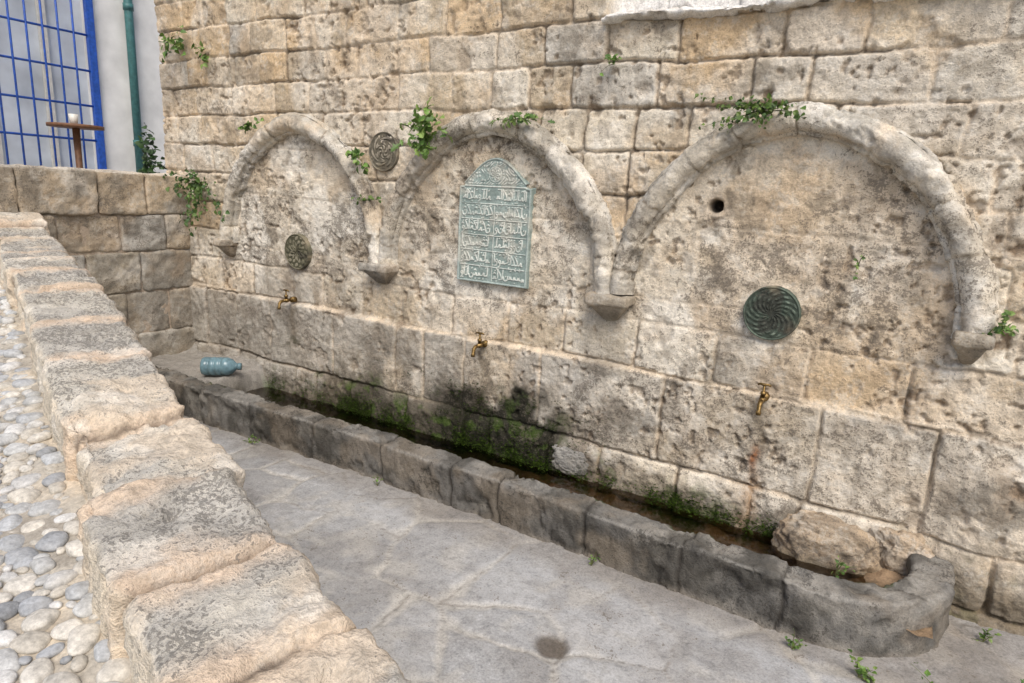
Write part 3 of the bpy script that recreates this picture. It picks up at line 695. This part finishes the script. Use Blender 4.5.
# ---------------------------------------------------------------- plants
def plant(name,anchor,n,spread,size,seed,droop=0.,normal=(0,-1,0),cols=((.11,.20,.035),(.065,.13,.025),(.17,.25,.06)),lobed=False,stems=5):
    r=random.Random(seed);V=[];F=[];C=[]
    an=Vector(anchor);N=Vector(normal)
    tips=[]
    for k in range(stems):
        t=Vector((r.gauss(0,1)*spread[0],0,r.gauss(.3,.8)*spread[2]))+N*abs(r.gauss(.7,.35))*spread[1]
        t.z-=droop*r.random()
        tips.append(t)
        pr=None
        for q in range(5):
            f=q/4;p=an+t*f+Vector((0,0,math.sin(f*3.14)*.25*spread[2]))
            s=.0022*(1-.6*f);b0=len(V)
            V+= [tuple(p+Vector((s,0,0))),tuple(p+Vector((-s,0,s))),tuple(p+Vector((0,-s,-s)))]
            C+=[(.12,.13,.05)]*3
            if pr is not None:
                for w in range(3): F.append((pr+w,pr+(w+1)%3,b0+(w+1)%3));F.append((pr+w,b0+(w+1)%3,b0+w))
            pr=b0
    for k in range(n):
        t=r.choice(tips);f=r.uniform(.15,1.08)
        p=an+t*f+Vector((r.gauss(0,.16)*spread[0],r.gauss(0,.12)*spread[1],r.gauss(0,.16)*spread[2]+math.sin(min(f,1)*3.14)*.25*spread[2]))
        L=size*r.uniform(.5,1.2);w=L*r.uniform(.35,.5)
        d=(t.normalized()*.5+Vector((r.gauss(0,.7),r.gauss(0,.5),r.gauss(.0,.6)-droop*2))).normalized()
        nn=(N*.7+Vector((r.gauss(0,.5),r.gauss(0,.4),.6+r.gauss(0,.4)))).normalized()
        s=d.cross(nn).normalized();nn=s.cross(d)
        if lobed: sh=[(0,0),(.15,.45),(.3,.30),(.45,1.0),(.6,.45),(.8,.6),(1,0)]
        else: sh=[(0,0),(.2,.6),(.45,1.0),(.75,.65),(1,0)]
        col=Vector(r.choice(cols))*r.uniform(.7,1.25)
        for sg in (1,-1):
            b0=len(V)
            for (a,b) in sh:
                V.append(tuple(p+d*L*a+s*w*b*sg+nn*(b*.35*w-.3*L*a*a)));C.append(tuple(col*(.85+.3*b)))
            mid=len(V)
            for (a,b) in sh[1:-1]: V.append(tuple(p+d*L*a-nn*.3*L*a*a));C.append(tuple(col*1.1))
            m_=len(sh)
            for q in range(m_-1):
                a0=b0+q;a1=b0+q+1
                c0=b0 if q==0 else mid+q-1
                c1=b0+m_-1 if q==m_-2 else mid+q
                if c0!=a0: F.append((a0,a1,c0))
                if a1!=c1: F.append((c0,a1,c1))
    return obj_from_arrays(name,V,F,M_leaf,np.array(C),smooth=False)
plant('wall_weed',(2.10,-.06,.30),110,(.13,.12,.075),.07,1,lobed=True,stems=12,cols=((.14,.24,.045),(.09,.17,.03),(.20,.29,.07)))
plant('wall_weed.001',(2.74,-.10,.40),40,(.11,.07,.035),.045,2,lobed=True)
plant('wall_weed.002',(4.10,-.10,.42),260,(.14,.08,.05),.026,3,droop=.04,stems=14,cols=((.07,.13,.02),(.045,.09,.018),(.11,.17,.03)))
plant('wall_weed.003',(-.26,-.05,-.08),280,(.19,.15,.14),.042,4,droop=.20,stems=16,cols=((.06,.12,.02),(.04,.085,.018),(.09,.15,.03)))
plant('wall_weed.004',(-.48,-.03,1.0),60,(.08,.06,.11),.05,5,droop=.05,stems=8)
plant('wall_weed.005',(-.15,-.03,.90),34,(.06,.05,.06),.04,6)
plant('wall_weed.006',(3.30,-.03,.68),22,(.035,.04,.035),.03,7)
plant('wall_weed.007',(5.13,-.06,-.45),60,(.05,.06,.035),.024,8)
plant('wall_weed.008',(1.55,-.08,.17),30,(.05,.05,.045),.045,9)
plant('wall_weed.009',(.42,-.06,.35),36,(.07,.05,.04),.04,10)
plant('wall_weed.010',(1.62,-.06,-.10),30,(.06,.06,.022),.026,11)
plant('wall_weed.011',(4.58,-.03,-.24),26,(.012,.02,.06),.018,12)
plant('climbing_plant',(-1.2,.06,-.1),160,(.09,.09,.26),.055,14,normal=(1,0,0),cols=((.04,.09,.02),(.03,.06,.02)))
for i,(a,b_,n_,s_) in enumerate([(4.86,-.80,50,.022),(4.62,-.78,24,.02),(5.15,-.75,30,.02),(5.4,-.55,40,.025),(5.3,-.25,30,.02),(1.2,-.74,30,.02),(2.3,-.70,16,.016),(3.7,-.72,16,.015),(4.95,-1.0,12,.015)]):
    plant('ground_weed' if i==0 else 'ground_weed.%03d'%i,(a,b_,-1.74),n_,(.045,.045,.022),s_,15+i,normal=(0,0,1))
plant('ground_weed.009',(4.72,-.28,-1.62),30,(.04,.04,.03),.02,39,normal=(0,0,1))
# moss tufts along the foot of the wall
r=random.Random(77);V=[];F=[];C=[]
def tuft(px,py,pz,s,g):
    for _ in range(5):
        b=len(V);a=r.uniform(0,6.28);l=s*r.uniform(.6,1.3);w=s*.28
        dx,dy,dz=math.cos(a)*l*.6,-abs(math.sin(a))*l*.7,l*r.uniform(.1,.8)
        V.extend([(px-w,py,pz),(px+w,py,pz),(px+dx+w*.6,py+dy,pz+dz),(px+dx-w*.6,py+dy,pz+dz)]);F.append((b,b+1,b+2,b+3))
        col=(.095*g,.155*g,.022*g);C.extend([col]*4)
for _ in range(20000):
    px=r.uniform(.55,4.6);dens=.42+.5*math.sin(px*5)+.4*math.sin(px*13+1)+.3*math.sin(px*29)-.12*max(0,px-3.4)
    if r.random()>max(.06,dens): continue
    py=-.03-abs(r.gauss(0,.034));pz=-1.645+abs(r.gauss(0,.042))*(1.6 if px<3 else 1.0)
    tuft(px,py,pz,r.uniform(.005,.014),r.uniform(.3,1.7))
for _ in range(3800):
    px=r.gauss(2.6,.42);pz=r.uniform(-1.65,-1.20)
    if math.sin(px*31+pz*17)+math.sin(px*13-pz*41)+.6*math.sin(px*7+3)<.3: continue
    tuft(px,-.045-r.random()*.02,pz,r.uniform(.005,.012),r.uniform(.25,.9))
obj_from_arrays('moss',V,F,M_leaf,np.array(C),smooth=False)
# ---------------------------------------------------------------- camera, light
f=640.
Lv=Vector((-1104,209.5,-f)).normalized();U=Vector((145,2776,640)).normalized()
X=-Lv;Z=(U-U.dot(X)*X).normalized();Y=Z.cross(X)
cam=bpy.data.cameras.new('camera');cam.sensor_width=36;cam.lens=f/1024*36;cam.clip_start=.02;cam.clip_end=300
co=bpy.data.objects.new('camera',cam);scene.collection.objects.link(co)
co.matrix_world=Matrix.Translation((4.733,-3.342,0))@Matrix((X,Y,Z)).to_4x4()
scene.camera=co
w=bpy.data.worlds.new('World');scene.world=w;w.use_nodes=True;nt=w.node_tree
sky=nt.nodes.new('ShaderNodeTexSky');sky.sky_type='NISHITA';sky.sun_disc=False
EL,AZ=math.radians(52),math.radians(142)
sky.sun_elevation=EL;sky.sun_rotation=AZ;sky.dust_density=3;sky.air_density=1.0
nt.links.new(sky.outputs[0],nt.nodes['Background'].inputs[0]);nt.nodes['Background'].inputs[1].default_value=.15
sl=bpy.data.lights.new('sun','SUN');sl.energy=2.3;sl.angle=math.radians(28);sl.color=(1,.945,.865)
so=bpy.data.objects.new('sun',sl);scene.collection.objects.link(so)
dirv=Vector((math.sin(AZ)*math.cos(EL),math.cos(AZ)*math.cos(EL),math.sin(EL)))
so.rotation_euler=dirv.to_track_quat('Z','Y').to_euler()
scene.view_settings.view_transform='Standard'
